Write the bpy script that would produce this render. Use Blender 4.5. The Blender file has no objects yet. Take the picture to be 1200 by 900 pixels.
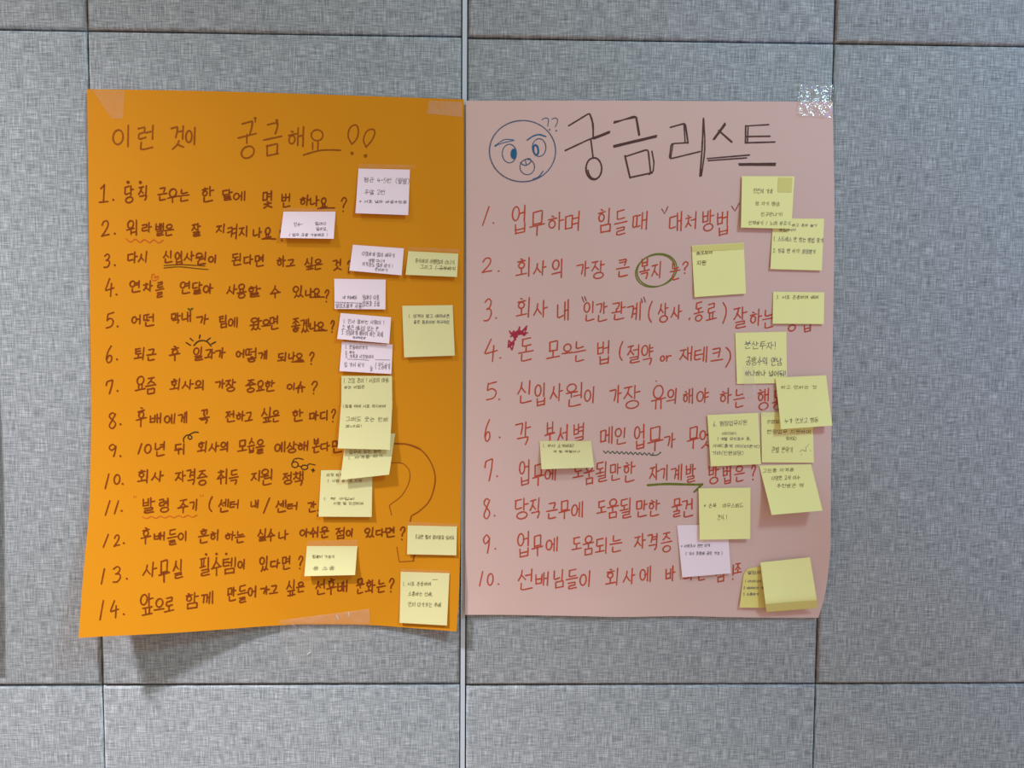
import bpy, bmesh, math, random
import numpy as np
from mathutils import Matrix, Vector

scene = bpy.context.scene
# ---------------------------------------------------------------- camera
F_PX, CU, CV = 900.0, 600.0, 450.0
CAM = np.array([0.049399, -1.199506, 0.546790])
YAW, PITCH, ROLL = -0.0218698, -0.0547046, -0.0065764
def _rot(a, b, c):
    ca, sa, cb, sb, cc, sc = math.cos(a), math.sin(a), math.cos(b), math.sin(b), math.cos(c), math.sin(c)
    Rz = np.array([[ca,-sa,0],[sa,ca,0],[0,0,1]]); Rx = np.array([[1,0,0],[0,cb,-sb],[0,sb,cb]])
    Ry = np.array([[cc,0,sc],[0,1,0],[-sc,0,cc]])
    return Rz @ Rx @ Ry
RM = _rot(YAW, PITCH, ROLL)
cam_data = bpy.data.cameras.new('camera'); cam = bpy.data.objects.new('camera', cam_data)
scene.collection.objects.link(cam); scene.camera = cam
cam_data.sensor_width = 36.0; cam_data.lens = 36.0 * F_PX / 1200.0
cam_data.clip_start = 0.02
m4 = Matrix.Identity(4)
for i in range(3):
    m4[i][0] = RM[i][0]; m4[i][1] = RM[i][2]; m4[i][2] = -RM[i][1]; m4[i][3] = CAM[i]
cam.matrix_world = m4

# ---------------------------------------------------------------- light
scene.view_settings.view_transform = 'Standard'; scene.view_settings.look = 'None'
scene.view_settings.exposure = 0.0; scene.view_settings.gamma = 1.0
scene.view_settings.use_curve_mapping = False
W = bpy.data.worlds.new('room_ambient'); scene.world = W; W.use_nodes = True
wn, wl = W.node_tree.nodes, W.node_tree.links
wn.clear()
wo = wn.new('ShaderNodeOutputWorld'); bg = wn.new('ShaderNodeBackground'); wl.new(bg.outputs[0], wo.inputs[0])
tc = wn.new('ShaderNodeTexCoord'); sp = wn.new('ShaderNodeSeparateXYZ'); wl.new(tc.outputs['Generated'], sp.inputs[0])
def ramp_mix(sock, lo, hi, a, b):
    mr = wn.new('ShaderNodeMapRange'); mr.inputs[1].default_value = lo; mr.inputs[2].default_value = hi
    mr.interpolation_type = 'SMOOTHSTEP'; wl.new(sock, mr.inputs[0])
    mx = wn.new('ShaderNodeMix'); mx.data_type = 'RGBA'; wl.new(mr.outputs[0], mx.inputs[0])
    for s, v in ((mx.inputs[6], a), (mx.inputs[7], b)):
        if isinstance(v, tuple): s.default_value = (*v, 1)
        else: wl.new(v, s)
    return mx.outputs[2]
# even room light, with more from the pale floor below and from the right side
WC, WD, WR = (0.384, 0.300, 0.258), (0.105, 0.060, 0.048), (0.120, 0.165, 0.084)
down = ramp_mix(sp.outputs[2], -0.8, 0.3, WD, (0.0, 0.0, 0.0))
side = ramp_mix(sp.outputs[0], -0.3, 0.8, (0.0, 0.0, 0.0), WR)
def add(a, b):
    q = wn.new('ShaderNodeMix'); q.data_type = 'RGBA'; q.blend_type = 'ADD'; q.inputs[0].default_value = 1; q.clamp_result = False
    for sck, x in ((q.inputs[6], a), (q.inputs[7], b)):
        if isinstance(x, tuple): sck.default_value = (*x, 1)
        else: wl.new(x, sck)
    return q.outputs[2]
wl.new(add(add(down, side), WC), bg.inputs[0])
bg.inputs[1].default_value = 1.0
def area_lamp(name, target, direction, dist, size, power, color):
    d = Vector(direction).normalized(); L = bpy.data.lights.new(name, 'AREA')
    L.shape = 'DISK'; L.size = size; L.energy = power; L.color = color
    o = bpy.data.objects.new(name, L); scene.collection.objects.link(o)
    o.location = Vector(target) + d * dist
    o.rotation_euler = (-d).to_track_quat('-Z', 'Y').to_euler()
    return o
def spot_lamp(name, target, direction, dist, radius, power, color, cone):
    d = Vector(direction).normalized(); L = bpy.data.lights.new(name, 'SPOT')
    L.shadow_soft_size = radius; L.energy = power; L.color = color; L.spot_size = math.radians(cone); L.spot_blend = 1.0
    o = bpy.data.objects.new(name, L); scene.collection.objects.link(o)
    o.location = Vector(target) + d * dist; o.rotation_euler = (-d).to_track_quat('-Z', 'Y').to_euler()
    return o
LAMP = {'spot': (1.36, 1.40, 1.52), 'ceil': (0.80, 1.42, 1.64), 'right': (0.01, 0.03, 0.45)}
def amp(k, w): return w * max(max(LAMP[k]), 1e-9), tuple(x / max(max(LAMP[k]), 1e-9) for x in LAMP[k])
spot_lamp('ceiling_spot', (-0.54, 0, -0.95), (-0.44, -0.30, 0.85), 7.5, 0.20, *amp('spot', 2500), 24)
area_lamp('ceiling_lamp', (0.3, 0, 0.45), (0.50, -0.55, 0.72), 3.6, 0.55, *amp('ceil', 40))
area_lamp('cool_side_fill', (0.9, 0, 0.6), (0.75, -0.62, 0.25), 1.5, 1.0, *amp('right', 14))  # unseen blue fill, added to cool the right of the wall

# ---------------------------------------------------------------- geometry helpers
def U(u, v, h=0.0):
    """point on the photographed line of sight through (u, v) that stands h metres in front of the wall"""
    d = RM @ np.array([(u - CU) / F_PX, 1.0, -(v - CV) / F_PX])
    k = (-h - CAM[1]) / d[1]
    return CAM + d * k
def link(o, parent=None):
    scene.collection.objects.link(o)
    if parent is not None: o.parent = parent
    return o
def mesh_obj(name, verts, faces, mat, parent=None, smooth=True):
    me = bpy.data.meshes.new(name)
    off = Vector(parent.location) if parent is not None else Vector((0, 0, 0))
    me.from_pydata([tuple(Vector(v) - off) for v in verts], [], faces)
    me.materials.append(mat); me.validate(); me.update()
    if smooth: me.shade_smooth()
    return link(bpy.data.objects.new(name, me), parent)
def empty(name, loc):
    o = bpy.data.objects.new(name, None); o.empty_display_size = 0.02; o.location = loc
    return link(o)
def tag(o, label=None, cat=None, group=None, kind=None):
    if label: o['label'] = label
    if cat: o['category'] = cat
    if group: o['group'] = group
    if kind: o['kind'] = kind
    return o
def catmull(pts, n=6, closed=False):
    P = [np.array(p, float) for p in pts]
    if len(P) < 3: return P
    out = []; N = len(P)
    rng = range(N if closed else N - 1)
    for i in rng:
        p1, p2 = P[i], P[(i + 1) % N]
        p0 = P[i - 1] if (closed or i > 0) else 2 * p1 - p2
        p3 = P[(i + 2) % N] if (closed or i + 2 < N) else 2 * p2 - p1
        for k in range(n):
            t = k / n
            out.append(0.5 * ((2*p1) + (p2-p0)*t + (2*p0-5*p1+4*p2-p3)*t*t + (3*p1-p0-3*p2+p3)*t**3))
    out.append(P[0] if closed else P[-1])
    return out
def along(poly, t):
    P = np.array(poly, float); L = np.r_[0, np.cumsum(np.linalg.norm(np.diff(P, axis=0), axis=1))]
    x = t * L[-1]
    return np.array([np.interp(x, L, P[:, 0]), np.interp(x, L, P[:, 1])])
def smooth01(x): x = min(1.0, max(0.0, x)); return x * x * (3 - 2 * x)

def sheet(name, fn, ns, nt, thick, mat, parent, hole=None):
    """a sheet of paper: front grid fn(s,t)->point, a back grid 'thick' behind it and the rim"""
    V = []; Fc = []
    for lay in (0, 1):
        for j in range(nt + 1):
            for i in range(ns + 1):
                p = fn(i / ns, j / nt)
                V.append((p[0], p[1] + lay * thick, p[2]))
    n1 = (ns + 1) * (nt + 1); ix = lambda i, j: j * (ns + 1) + i
    for j in range(nt):
        for i in range(ns):
            a, b, c, d = ix(i, j), ix(i+1, j), ix(i+1, j+1), ix(i, j+1)
            Fc.append((a, d, c, b)); Fc.append((a+n1, b+n1, c+n1, d+n1))
    rim = [ix(i, 0) for i in range(ns)] + [ix(ns, j) for j in range(nt)] + [ix(i, nt) for i in range(ns, 0, -1)] + [ix(0, j) for j in range(nt, 0, -1)]
    for k in range(len(rim)):
        a, b = rim[k], rim[(k + 1) % len(rim)]
        i = len(V); V += [V[a], V[b], V[b + n1], V[a + n1]]; Fc.append((i, i+1, i+2, i+3))
    return mesh_obj(name, V, Fc, mat, parent)

# ---------------------------------------------------------------- materials
def lin(c):
    return tuple(((x/255)/12.92 if x/255 <= 0.04045 else ((x/255+0.055)/1.055)**2.4) for x in c)
def alb(c, k=0.85): return tuple(min(0.92, x / k) for x in lin(c))
def new_mat(name):
    m = bpy.data.materials.new(name); m.use_nodes = True
    return m, m.node_tree.nodes, m.node_tree.links, m.node_tree.nodes['Principled BSDF']
def paper_mat(name, col, rough=0.75, var=0.05, scale=30, spec=0.15, trans=0.0):
    m, n, l, b = new_mat(name)
    t = n.new('ShaderNodeTexCoord'); nz = n.new('ShaderNodeTexNoise'); nz.inputs['Scale'].default_value = scale
    nz.inputs['Detail'].default_value = 5; l.new(t.outputs['Object'], nz.inputs['Vector'])
    mx = n.new('ShaderNodeMix'); mx.data_type = 'RGBA'; l.new(nz.outputs[0], mx.inputs[0])
    mx.inputs[6].default_value = (*[x * (1 - var) for x in col], 1); mx.inputs[7].default_value = (*[min(1, x * (1 + var)) for x in col], 1)
    l.new(mx.outputs[2], b.inputs['Base Color'])
    b.inputs['Roughness'].default_value = rough; b.inputs['Specular IOR Level'].default_value = spec
    return m
def ink_mat(name, col, rough=0.6):
    m, n, l, b = new_mat(name)
    t = n.new('ShaderNodeTexCoord'); nz = n.new('ShaderNodeTexNoise'); nz.inputs['Scale'].default_value = 260
    l.new(t.outputs['Object'], nz.inputs['Vector'])
    mx = n.new('ShaderNodeMix'); mx.data_type = 'RGBA'; l.new(nz.outputs[0], mx.inputs[0])
    mx.inputs[6].default_value = (*[x * 0.75 for x in col], 1); mx.inputs[7].default_value = (*[min(1, x * 1.3) for x in col], 1)
    l.new(mx.outputs[2], b.inputs['Base Color'])
    b.inputs['Roughness'].default_value = rough; b.inputs['Specular IOR Level'].default_value = 0.1
    return m
def fabric_mat():
    m, n, l, b = new_mat('woven_grey_fabric')
    t = n.new('ShaderNodeTexCoord')
    def threads(scale):
        mp = n.new('ShaderNodeMapping'); mp.inputs['Scale'].default_value = scale; l.new(t.outputs['Object'], mp.inputs['Vector'])
        nz = n.new('ShaderNodeTexNoise'); nz.inputs['Scale'].default_value = 1; nz.inputs['Detail'].default_value = 2; nz.inputs['Roughness'].default_value = 0.6
        l.new(mp.outputs[0], nz.inputs['Vector']); return nz.outputs[0]
    v = threads((620, 40, 38)); h = threads((42, 40, 620)); g = threads((700, 700, 700)); big = threads((14, 14, 14))
    def math_(op, a, b_):
        q = n.new('ShaderNodeMath'); q.operation = op
        for k, s in enumerate((a, b_)):
            if isinstance(s, (int, float)): q.inputs[k].default_value = s
            else: l.new(s, q.inputs[k])
        return q.outputs[0]
    vv = math_('MULTIPLY', v, 0.42); hh = math_('MULTIPLY', h, 0.42); gg = math_('MULTIPLY', g, 0.13); bb = math_('MULTIPLY', big, 0.03)
    f = math_('ADD', math_('ADD', vv, hh), math_('ADD', gg, bb))
    cr = n.new('ShaderNodeValToRGB'); l.new(f, cr.inputs[0])
    e = cr.color_ramp.elements
    e[0].position = 0.36; e[0].color = (*alb((104, 107, 110), .88), 1)
    e[1].position = 0.66; e[1].color = (*alb((196, 197, 199), .88), 1)
    x = e.new(0.5); x.color = (*alb((146, 148, 150), .88), 1)
    l.new(cr.outputs[0], b.inputs['Base Color'])
    bp = n.new('ShaderNodeBump'); bp.inputs['Strength'].default_value = 0.25; bp.inputs['Distance'].default_value = 0.0006
    l.new(f, bp.inputs['Height']); l.new(bp.outputs[0], b.inputs['Normal'])
    b.inputs['Roughness'].default_value = 0.9; b.inputs['Specular IOR Level'].default_value = 0.1
    return m
def tape_mat(name, haze=0.12, gloss=0.12, rough=0.08, wrinkle=0.0):
    m = bpy.data.materials.new(name); m.use_nodes = True
    n, l = m.node_tree.nodes, m.node_tree.links; n.clear()
    out = n.new('ShaderNodeOutputMaterial'); tr = n.new('ShaderNodeBsdfTransparent'); df = n.new('ShaderNodeBsdfDiffuse'); gl = n.new('ShaderNodeBsdfGlossy')
    df.inputs[0].default_value = (0.85, 0.85, 0.86, 1); gl.inputs['Roughness'].default_value = rough; gl.inputs[0].default_value = (1, 1, 1, 1)
    t = n.new('ShaderNodeTexCoord'); nz = n.new('ShaderNodeTexNoise'); nz.inputs['Scale'].default_value = 60; nz.inputs['Detail'].default_value = 3
    l.new(t.outputs['Object'], nz.inputs['Vector'])
    mr = n.new('ShaderNodeMapRange'); mr.inputs[1].default_value = 0.3; mr.inputs[2].default_value = 0.7; mr.inputs[3].default_value = haze * 0.6; mr.inputs[4].default_value = haze * 1.4
    l.new(nz.outputs[0], mr.inputs[0])
    m1 = n.new('ShaderNodeMixShader'); l.new(mr.outputs[0], m1.inputs[0]); l.new(tr.outputs[0], m1.inputs[1]); l.new(df.outputs[0], m1.inputs[2])
    m2 = n.new('ShaderNodeMixShader'); m2.inputs[0].default_value = gloss; l.new(m1.outputs[0], m2.inputs[1]); l.new(gl.outputs[0], m2.inputs[2])
    if wrinkle:
        w = n.new('ShaderNodeTexNoise'); w.inputs['Scale'].default_value = 130; w.inputs['Detail'].default_value = 2; w.inputs['Distortion'].default_value = 1.2
        l.new(t.outputs['Object'], w.inputs['Vector'])
        bp = n.new('ShaderNodeBump'); bp.inputs['Strength'].default_value = 1.0; bp.inputs['Distance'].default_value = wrinkle
        l.new(w.outputs[0], bp.inputs['Height']); l.new(bp.outputs[0], gl.inputs['Normal'])
    l.new(m2.outputs[0], out.inputs[0])
    return m
M_FAB = fabric_mat()
M_BACK = paper_mat('dark_board', (0.012, 0.013, 0.015), 0.9)
M_METAL, _n, _l, _b = new_mat('painted_metal')
_b.inputs['Base Color'].default_value = (0.62, 0.66, 0.72, 1); _b.inputs['Metallic'].default_value = 0.15; _b.inputs['Roughness'].default_value = 0.42
M_ORANGE = paper_mat('orange_card', tuple(x*y for x, y in zip(alb((206, 132, 24)), (0.98, 0.97, .80))), 0.6, 0.03, 12, 0.12)
M_PINK = paper_mat('pink_card', tuple(x*y for x, y in zip(alb((184, 158, 154)), (1.3, 1.2, 1.12))), 0.6, 0.03, 9, 0.2)
M_YEL = paper_mat('yellow_note_paper', tuple(x*1.0 for x in alb((217, 207, 150))), 0.8, 0.03, 20)
M_YEL2 = paper_mat('pale_lemon_note_paper', tuple(x*y for x, y in zip(alb((208, 204, 138)), (1.28, 1.24, 1.24))), 0.8, 0.03, 20)
M_AMBER = paper_mat('amber_note_paper', tuple(x*1.15 for x in alb((206, 190, 112))), 0.8, 0.03, 20)
M_BEIGE = paper_mat('beige_card', alb((176, 156, 132)), 0.7, 0.03, 12)
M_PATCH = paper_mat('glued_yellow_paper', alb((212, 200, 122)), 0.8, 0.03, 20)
M_LAV = paper_mat('lilac_note_paper', tuple(x*y for x, y in zip(alb((209, 193, 201)), (1.28, 1.22, 1.2))), 0.8, 0.02, 20)
I_BROWN = ink_mat('brown_marker', alb((122, 54, 14)))
I_THIN = ink_mat('thin_brown_pen', alb((142, 74, 20)))
I_RED = ink_mat('red_marker', alb((180, 72, 50)))
I_REDLINE = ink_mat('orange_red_pen', alb((190, 84, 30)))
I_DARK = ink_mat('dark_brown_marker', alb((84, 58, 54)))
I_OLIVE = ink_mat('olive_marker', alb((92, 62, 20)))
I_BLACKISH = ink_mat('black_brown_marker', alb((66, 44, 22)))
I_GREEN = ink_mat('green_marker', alb((104, 110, 38)))
I_DGREEN = ink_mat('dark_green_pen', alb((62, 80, 66)))
I_LEAF = ink_mat('leaf_green_marker', alb((70, 78, 26)))
I_BLUE = ink_mat('blue_pen', alb((72, 88, 112)))
I_BLUEF = ink_mat('blue_marker', alb((40, 92, 128)))
I_CRIM = ink_mat('crimson_marker', alb((164, 48, 66)))
I_PURP = ink_mat('purple_red_pen', alb((140, 62, 76)))
I_PEN = ink_mat('grey_ballpoint', alb((108, 102, 106)))
I_PEN2 = ink_mat('olive_ballpoint', alb((116, 108, 78)))

# ---------------------------------------------------------------- wall of fabric panels
def panel(name, x0, x1, z0, z1, parent):
    bm = bmesh.new(); bmesh.ops.create_cube(bm, size=1)
    for v in bm.verts:
        v.co = ((x0 + x1)/2 + v.co.x*(x1-x0), 0.015 + v.co.y*0.03, (z0+z1)/2 + v.co.z*(z1-z0))
    ed = [e for e in bm.edges if all(v.co.y < 0.001 for v in e.verts)]
    bmesh.ops.bevel(bm, geom=ed, offset=0.0052, segments=4, profile=0.5, affect='EDGES')
    me = bpy.data.meshes.new(name); bm.to_mesh(me); bm.free(); me.materials.append(M_FAB); me.shade_smooth()
    return link(bpy.data.objects.new(name, me), parent)
PW, PH, G = 0.57, 1.01224, 0.0012
wall = mesh_obj('wall_back', [(-1.9, 0.031, -1.2), (1.9, 0.031, -1.2), (1.9, 0.031, 2.2), (-1.9, 0.031, 2.2),
                             (-1.9, 0.06, -1.2), (1.9, 0.06, -1.2), (1.9, 0.06, 2.2), (-1.9, 0.06, 2.2)],
                [(0,1,2,3), (7,6,5,4), (0,4,5,1), (1,5,6,2), (2,6,7,3), (3,7,4,0)], M_BACK, None, False)
tag(wall, kind='structure')
SG = 0.0052                                    # half the gap that takes the metal strip
cols = [(-3*PW, -2*PW, 0), (-2*PW, -PW, 0), (-PW, -SG, 0), (SG, PW, -0.0018), (PW, 2*PW, -0.0018), (2*PW, 3*PW, -0.0018)]
for k, (xa, xb, dz) in enumerate(cols):
    for za, zb in ((-PH, 0), (0, PH), (PH, 2*PH)):
        ga = 0 if abs(xa) == SG else G; gb = 0 if abs(xb) == SG else G
        panel('fabric_panel', xa + ga, xb - gb, za + G + dz, zb - G + dz, wall)
# slim metal strip in the joint between the two panel runs
bm = bmesh.new(); bmesh.ops.create_cube(bm, size=1)
for v in bm.verts: v.co = (v.co.x*0.0070, 0.0165 + v.co.y*0.030, 0.5 + v.co.z*3.2)
bmesh.ops.bevel(bm, geom=[e for e in bm.edges if all(v.co.y < 0 for v in e.verts)], offset=0.0008, segments=2, affect='EDGES')
me = bpy.data.meshes.new('trim_1'); bm.to_mesh(me); bm.free(); me.materials.append(M_METAL)
tag(link(bpy.data.objects.new('trim_1', me)), kind='structure')

# ---------------------------------------------------------------- posters
def corner_lift(u, v, a, b, c, h, p):
    a, b, c = np.array(a, float), np.array(b, float), np.array(c, float)
    n = np.array([-(b-a)[1], (b-a)[0]]); n /= np.linalg.norm(n)
    d0 = float(np.dot(c - a, n)); d = float(np.dot(np.array([u, v]) - a, n)) / d0
    return h * max(0.0, d) ** p
def H_or(u, v):
    h = 0.0035 + corner_lift(u, v, (104, 470), (352, 733), (92, 747), 0.047, 1.5)
    h += corner_lift(u, v, (440, 733), (544, 590), (535, 740), 0.009, 1.5)
    return h + 0.003 * smooth01((u - 480) / 64)
def H_pk(u, v):
    bow = math.exp(-((v - 610) / 80.0) ** 2) * max(0.0, (u - 860) / 112.0) ** 2
    return 0.0030 + 0.016 * min(1.4, bow) + 0.0016 * smooth01((v - 690) / 35) * (0.5 + 0.5 * math.sin(u / 26.0))
def poster(name, edges, H, mat, ns, nt):
    top, bot, lef, rig = [catmull(e, 8) for e in edges]
    tl, tr, bl, br = [np.array(p, float) for p in (edges[0][0], edges[0][-1], edges[1][0], edges[1][-1])]
    def px(s, t):
        return (1-t)*along(top, s) + t*along(bot, s) + (1-s)*along(lef, t) + s*along(rig, t) - ((1-s)*(1-t)*tl + s*(1-t)*tr + (1-s)*t*bl + s*t*br)
    def fn(s, t):
        q = px(s, t); return U(q[0], q[1], H(q[0], q[1]))
    c = px(0.5, 1.0); loc = U(c[0], c[1], 0.0)
    root = empty(name, tuple(loc))
    sheet('paper_sheet', fn, ns, nt, 0.0004, mat, root)
    return root
P_OR = poster('handwritten_poster', [
    [(102, 104.5), (210, 106), (320, 108.8), (430, 112.5), (543.5, 116.5)],
    [(92, 747.5), (118, 746), (210, 741.3), (328, 732.7), (380, 731.6), (420, 732), (440, 732.8), (470, 735), (535, 740)],
    [(102, 104.5), (104.5, 300), (106.7, 480), (104.8, 590), (99.6, 650), (95.4, 700), (92, 747.5)],
    [(543.5, 116.5), (543.2, 300), (542.3, 430), (540, 600), (538, 690), (535, 740)]], H_or, M_ORANGE, 66, 90)
tag(P_OR, 'orange card poster of fourteen brown handwritten Korean questions, taped to the grey panel wall', 'poster')
P_PK = poster('handwritten_poster', [
    [(546, 118), (700, 117.8), (850, 118.6), (976, 119.2)],
    [(545, 720.5), (600, 720.6), (680, 722), (730, 723), (800, 722), (870, 723.5), (959, 724)],
    [(546, 118), (546.3, 300), (545.8, 500), (545, 720.5)],
    [(976, 119.2), (977.8, 260), (975.5, 430), (973.8, 560), (973.4, 632), (971, 668), (966, 700), (959, 724)]], H_pk, M_PINK, 66, 90)
tag(P_PK, 'dusty pink card poster with a round blue face and red Korean questions', 'poster')

def H_side(u, v): return 0.004 + 0.009 * smooth01((v - 180) / 400) * smooth01((u + 330) / 300)
P_SD = poster('card_poster', [[(-420, 150), (-20, 152)], [(-415, 778), (-14, 776)], [(-420, 150), (-415, 778)], [(-20, 152), (-17, 460), (-14, 776)]], H_side, M_BEIGE, 40, 40)
tag(P_SD, 'plain beige card poster just past the left edge, casting the dark band there', 'poster')

# ---------------------------------------------------------------- handwriting
def arc(cx, cy, rx, ry, a0, a1, n=14, rot=0.0):
    out = []
    for k in range(n + 1):
        a = math.radians(a0 + (a1 - a0) * k / n); x, y = rx*math.cos(a), ry*math.sin(a); c, s = math.cos(rot), math.sin(rot)
        out.append((cx + x*c - y*s, cy + x*s + y*c))
    return out
RING = [('c', arc(.5, .5, .5, .5, -100, 268, 16))]
def half(g, k): return [(q, [(x*.47 + k*.53, y) for x, y in p]) for q, p in g]
def pair(a, b): return half(a, 0) + half(b, 1)
L_ = 'l'
JA = {
 'ㄱ': [('k', [(0, .12), (.92, .05), (.88, .5), (.72, 1)])],
 'ㄴ': [('k', [(.06, 0), (.04, .88), (.3, .95), (1, .82)])],
 'ㄷ': [(L_, [(.02, .1), (.95, .03)]), ('k', [(.08, .1), (.04, .88), (.3, .95), (1, .86)])],
 'ㄹ': [('k', [(0, .1), (.88, .02), (.84, .44)]), ('k', [(.84, .44), (.08, .52), (.04, .92), (.3, .99), (1, .9)])],
 'ㅁ': [('k', [(.06, .05), (.08, .98)]), ('k', [(.06, .08), (.95, .0), (.92, .95)]), (L_, [(.08, .96), (.95, .92)])],
 'ㅂ': [(L_, [(.05, 0), (.1, .98)]), (L_, [(.92, 0), (.9, .95)]), (L_, [(.07, .5), (.92, .45)]), (L_, [(.1, .97), (.9, .93)])],
 'ㅅ': [('c', [(.52, 0), (.4, .5), (0, 1)]), ('c', [(.42, .42), (.7, .7), (1, .95)])],
 'ㅇ': RING,
 'ㅈ': [(L_, [(.02, .08), (.95, .02)]), ('c', [(.6, .05), (.42, .55), (0, 1)]), ('c', [(.42, .5), (.7, .75), (1, .98)])],
 'ㅊ': [(L_, [(.42, 0), (.62, .08)]), (L_, [(.02, .28), (.95, .22)]), ('c', [(.58, .26), (.42, .65), (0, 1)]), ('c', [(.44, .6), (.7, .8), (1, .98)])],
 'ㅋ': [('k', [(0, .12), (.92, .05), (.86, .5), (.72, 1)]), (L_, [(.02, .55), (.84, .45)])],
 'ㅌ': [(L_, [(.02, .08), (.95, .02)]), (L_, [(.06, .5), (.9, .43)]), ('k', [(.06, .08), (.04, .9), (.3, .97), (1, .9)])],
 'ㅍ': [(L_, [(.02, .1), (.98, .04)]), (L_, [(.3, .1), (.34, .92)]), (L_, [(.7, .08), (.66, .9)]), (L_, [(0, .96), (1, .88)])],
 'ㅎ': [(L_, [(.38, .0), (.62, .08)]), (L_, [(.02, .3), (.98, .22)]), ('c', arc(.5, .69, .36, .31, -100, 268, 14))],
}
for d, s in (('ㄲ', 'ㄱㄱ'), ('ㄸ', 'ㄷㄷ'), ('ㅃ', 'ㅂㅂ'), ('ㅆ', 'ㅅㅅ'), ('ㅉ', 'ㅈㅈ'), ('ㄳ', 'ㄱㅅ'), ('ㄵ', 'ㄴㅈ'), ('ㄶ', 'ㄴㅎ'), ('ㄺ', 'ㄹㄱ'), ('ㄻ', 'ㄹㅁ'), ('ㄼ', 'ㄹㅂ'), ('ㄽ', 'ㄹㅅ'), ('ㄾ', 'ㄹㅌ'), ('ㄿ', 'ㄹㅍ'), ('ㅀ', 'ㄹㅎ'), ('ㅄ', 'ㅂㅅ')):
    JA[d] = pair(JA[s[0]], JA[s[1]])
VV = {'ㅏ': [(.3, 0, .3, 1), (.3, .48, 1, .44)], 'ㅑ': [(.3, 0, .3, 1), (.3, .35, 1, .31), (.3, .62, 1, .58)], 'ㅓ': [(.75, 0, .75, 1), (0, .48, .75, .44)],
 'ㅕ': [(.75, 0, .75, 1), (0, .33, .75, .3), (0, .62, .75, .58)], 'ㅣ': [(.55, 0, .5, 1)],
 'ㅐ': [(.2, .05, .22, .95), (.85, 0, .85, 1), (.2, .5, .85, .46)], 'ㅔ': [(.45, .05, .45, .95), (.9, 0, .9, 1), (0, .5, .45, .46)],
 'ㅒ': [(.2, .05, .22, .95), (.85, 0, .85, 1), (.2, .38, .85, .34), (.2, .62, .85, .58)], 'ㅖ': [(.45, .05, .45, .95), (.9, 0, .9, 1), (0, .36, .45, .33), (0, .63, .45, .6)]}
HV = {'ㅗ': [(.5, 0, .5, .75), (0, .82, 1, .7)], 'ㅛ': [(.32, 0, .34, .75), (.66, 0, .66, .72), (0, .82, 1, .7)], 'ㅜ': [(0, .2, 1, .08), (.5, .15, .5, 1)],
 'ㅠ': [(0, .2, 1, .08), (.32, .18, .3, 1), (.68, .13, .68, 1)], 'ㅡ': [(0, .55, 1, .45)]}
CV_ = {'ㅘ': 'ㅗㅏ', 'ㅙ': 'ㅗㅐ', 'ㅚ': 'ㅗㅣ', 'ㅝ': 'ㅜㅓ', 'ㅞ': 'ㅜㅔ', 'ㅟ': 'ㅜㅣ', 'ㅢ': 'ㅡㅣ'}
CHO = 'ㄱㄲㄴㄷㄸㄹㅁㅂㅃㅅㅆㅇㅈㅉㅊㅋㅌㅍㅎ'
JUNG = 'ㅏㅐㅑㅒㅓㅔㅕㅖㅗㅘㅙㅚㅛㅜㅝㅞㅟㅠㅡㅢㅣ'
JONG = ' ㄱㄲㄳㄴㄵㄶㄷㄹㄺㄻㄼㄽㄾㄿㅀㅁㅂㅄㅅㅆㅇㅈㅊㅋㅌㅍㅎ'
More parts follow.
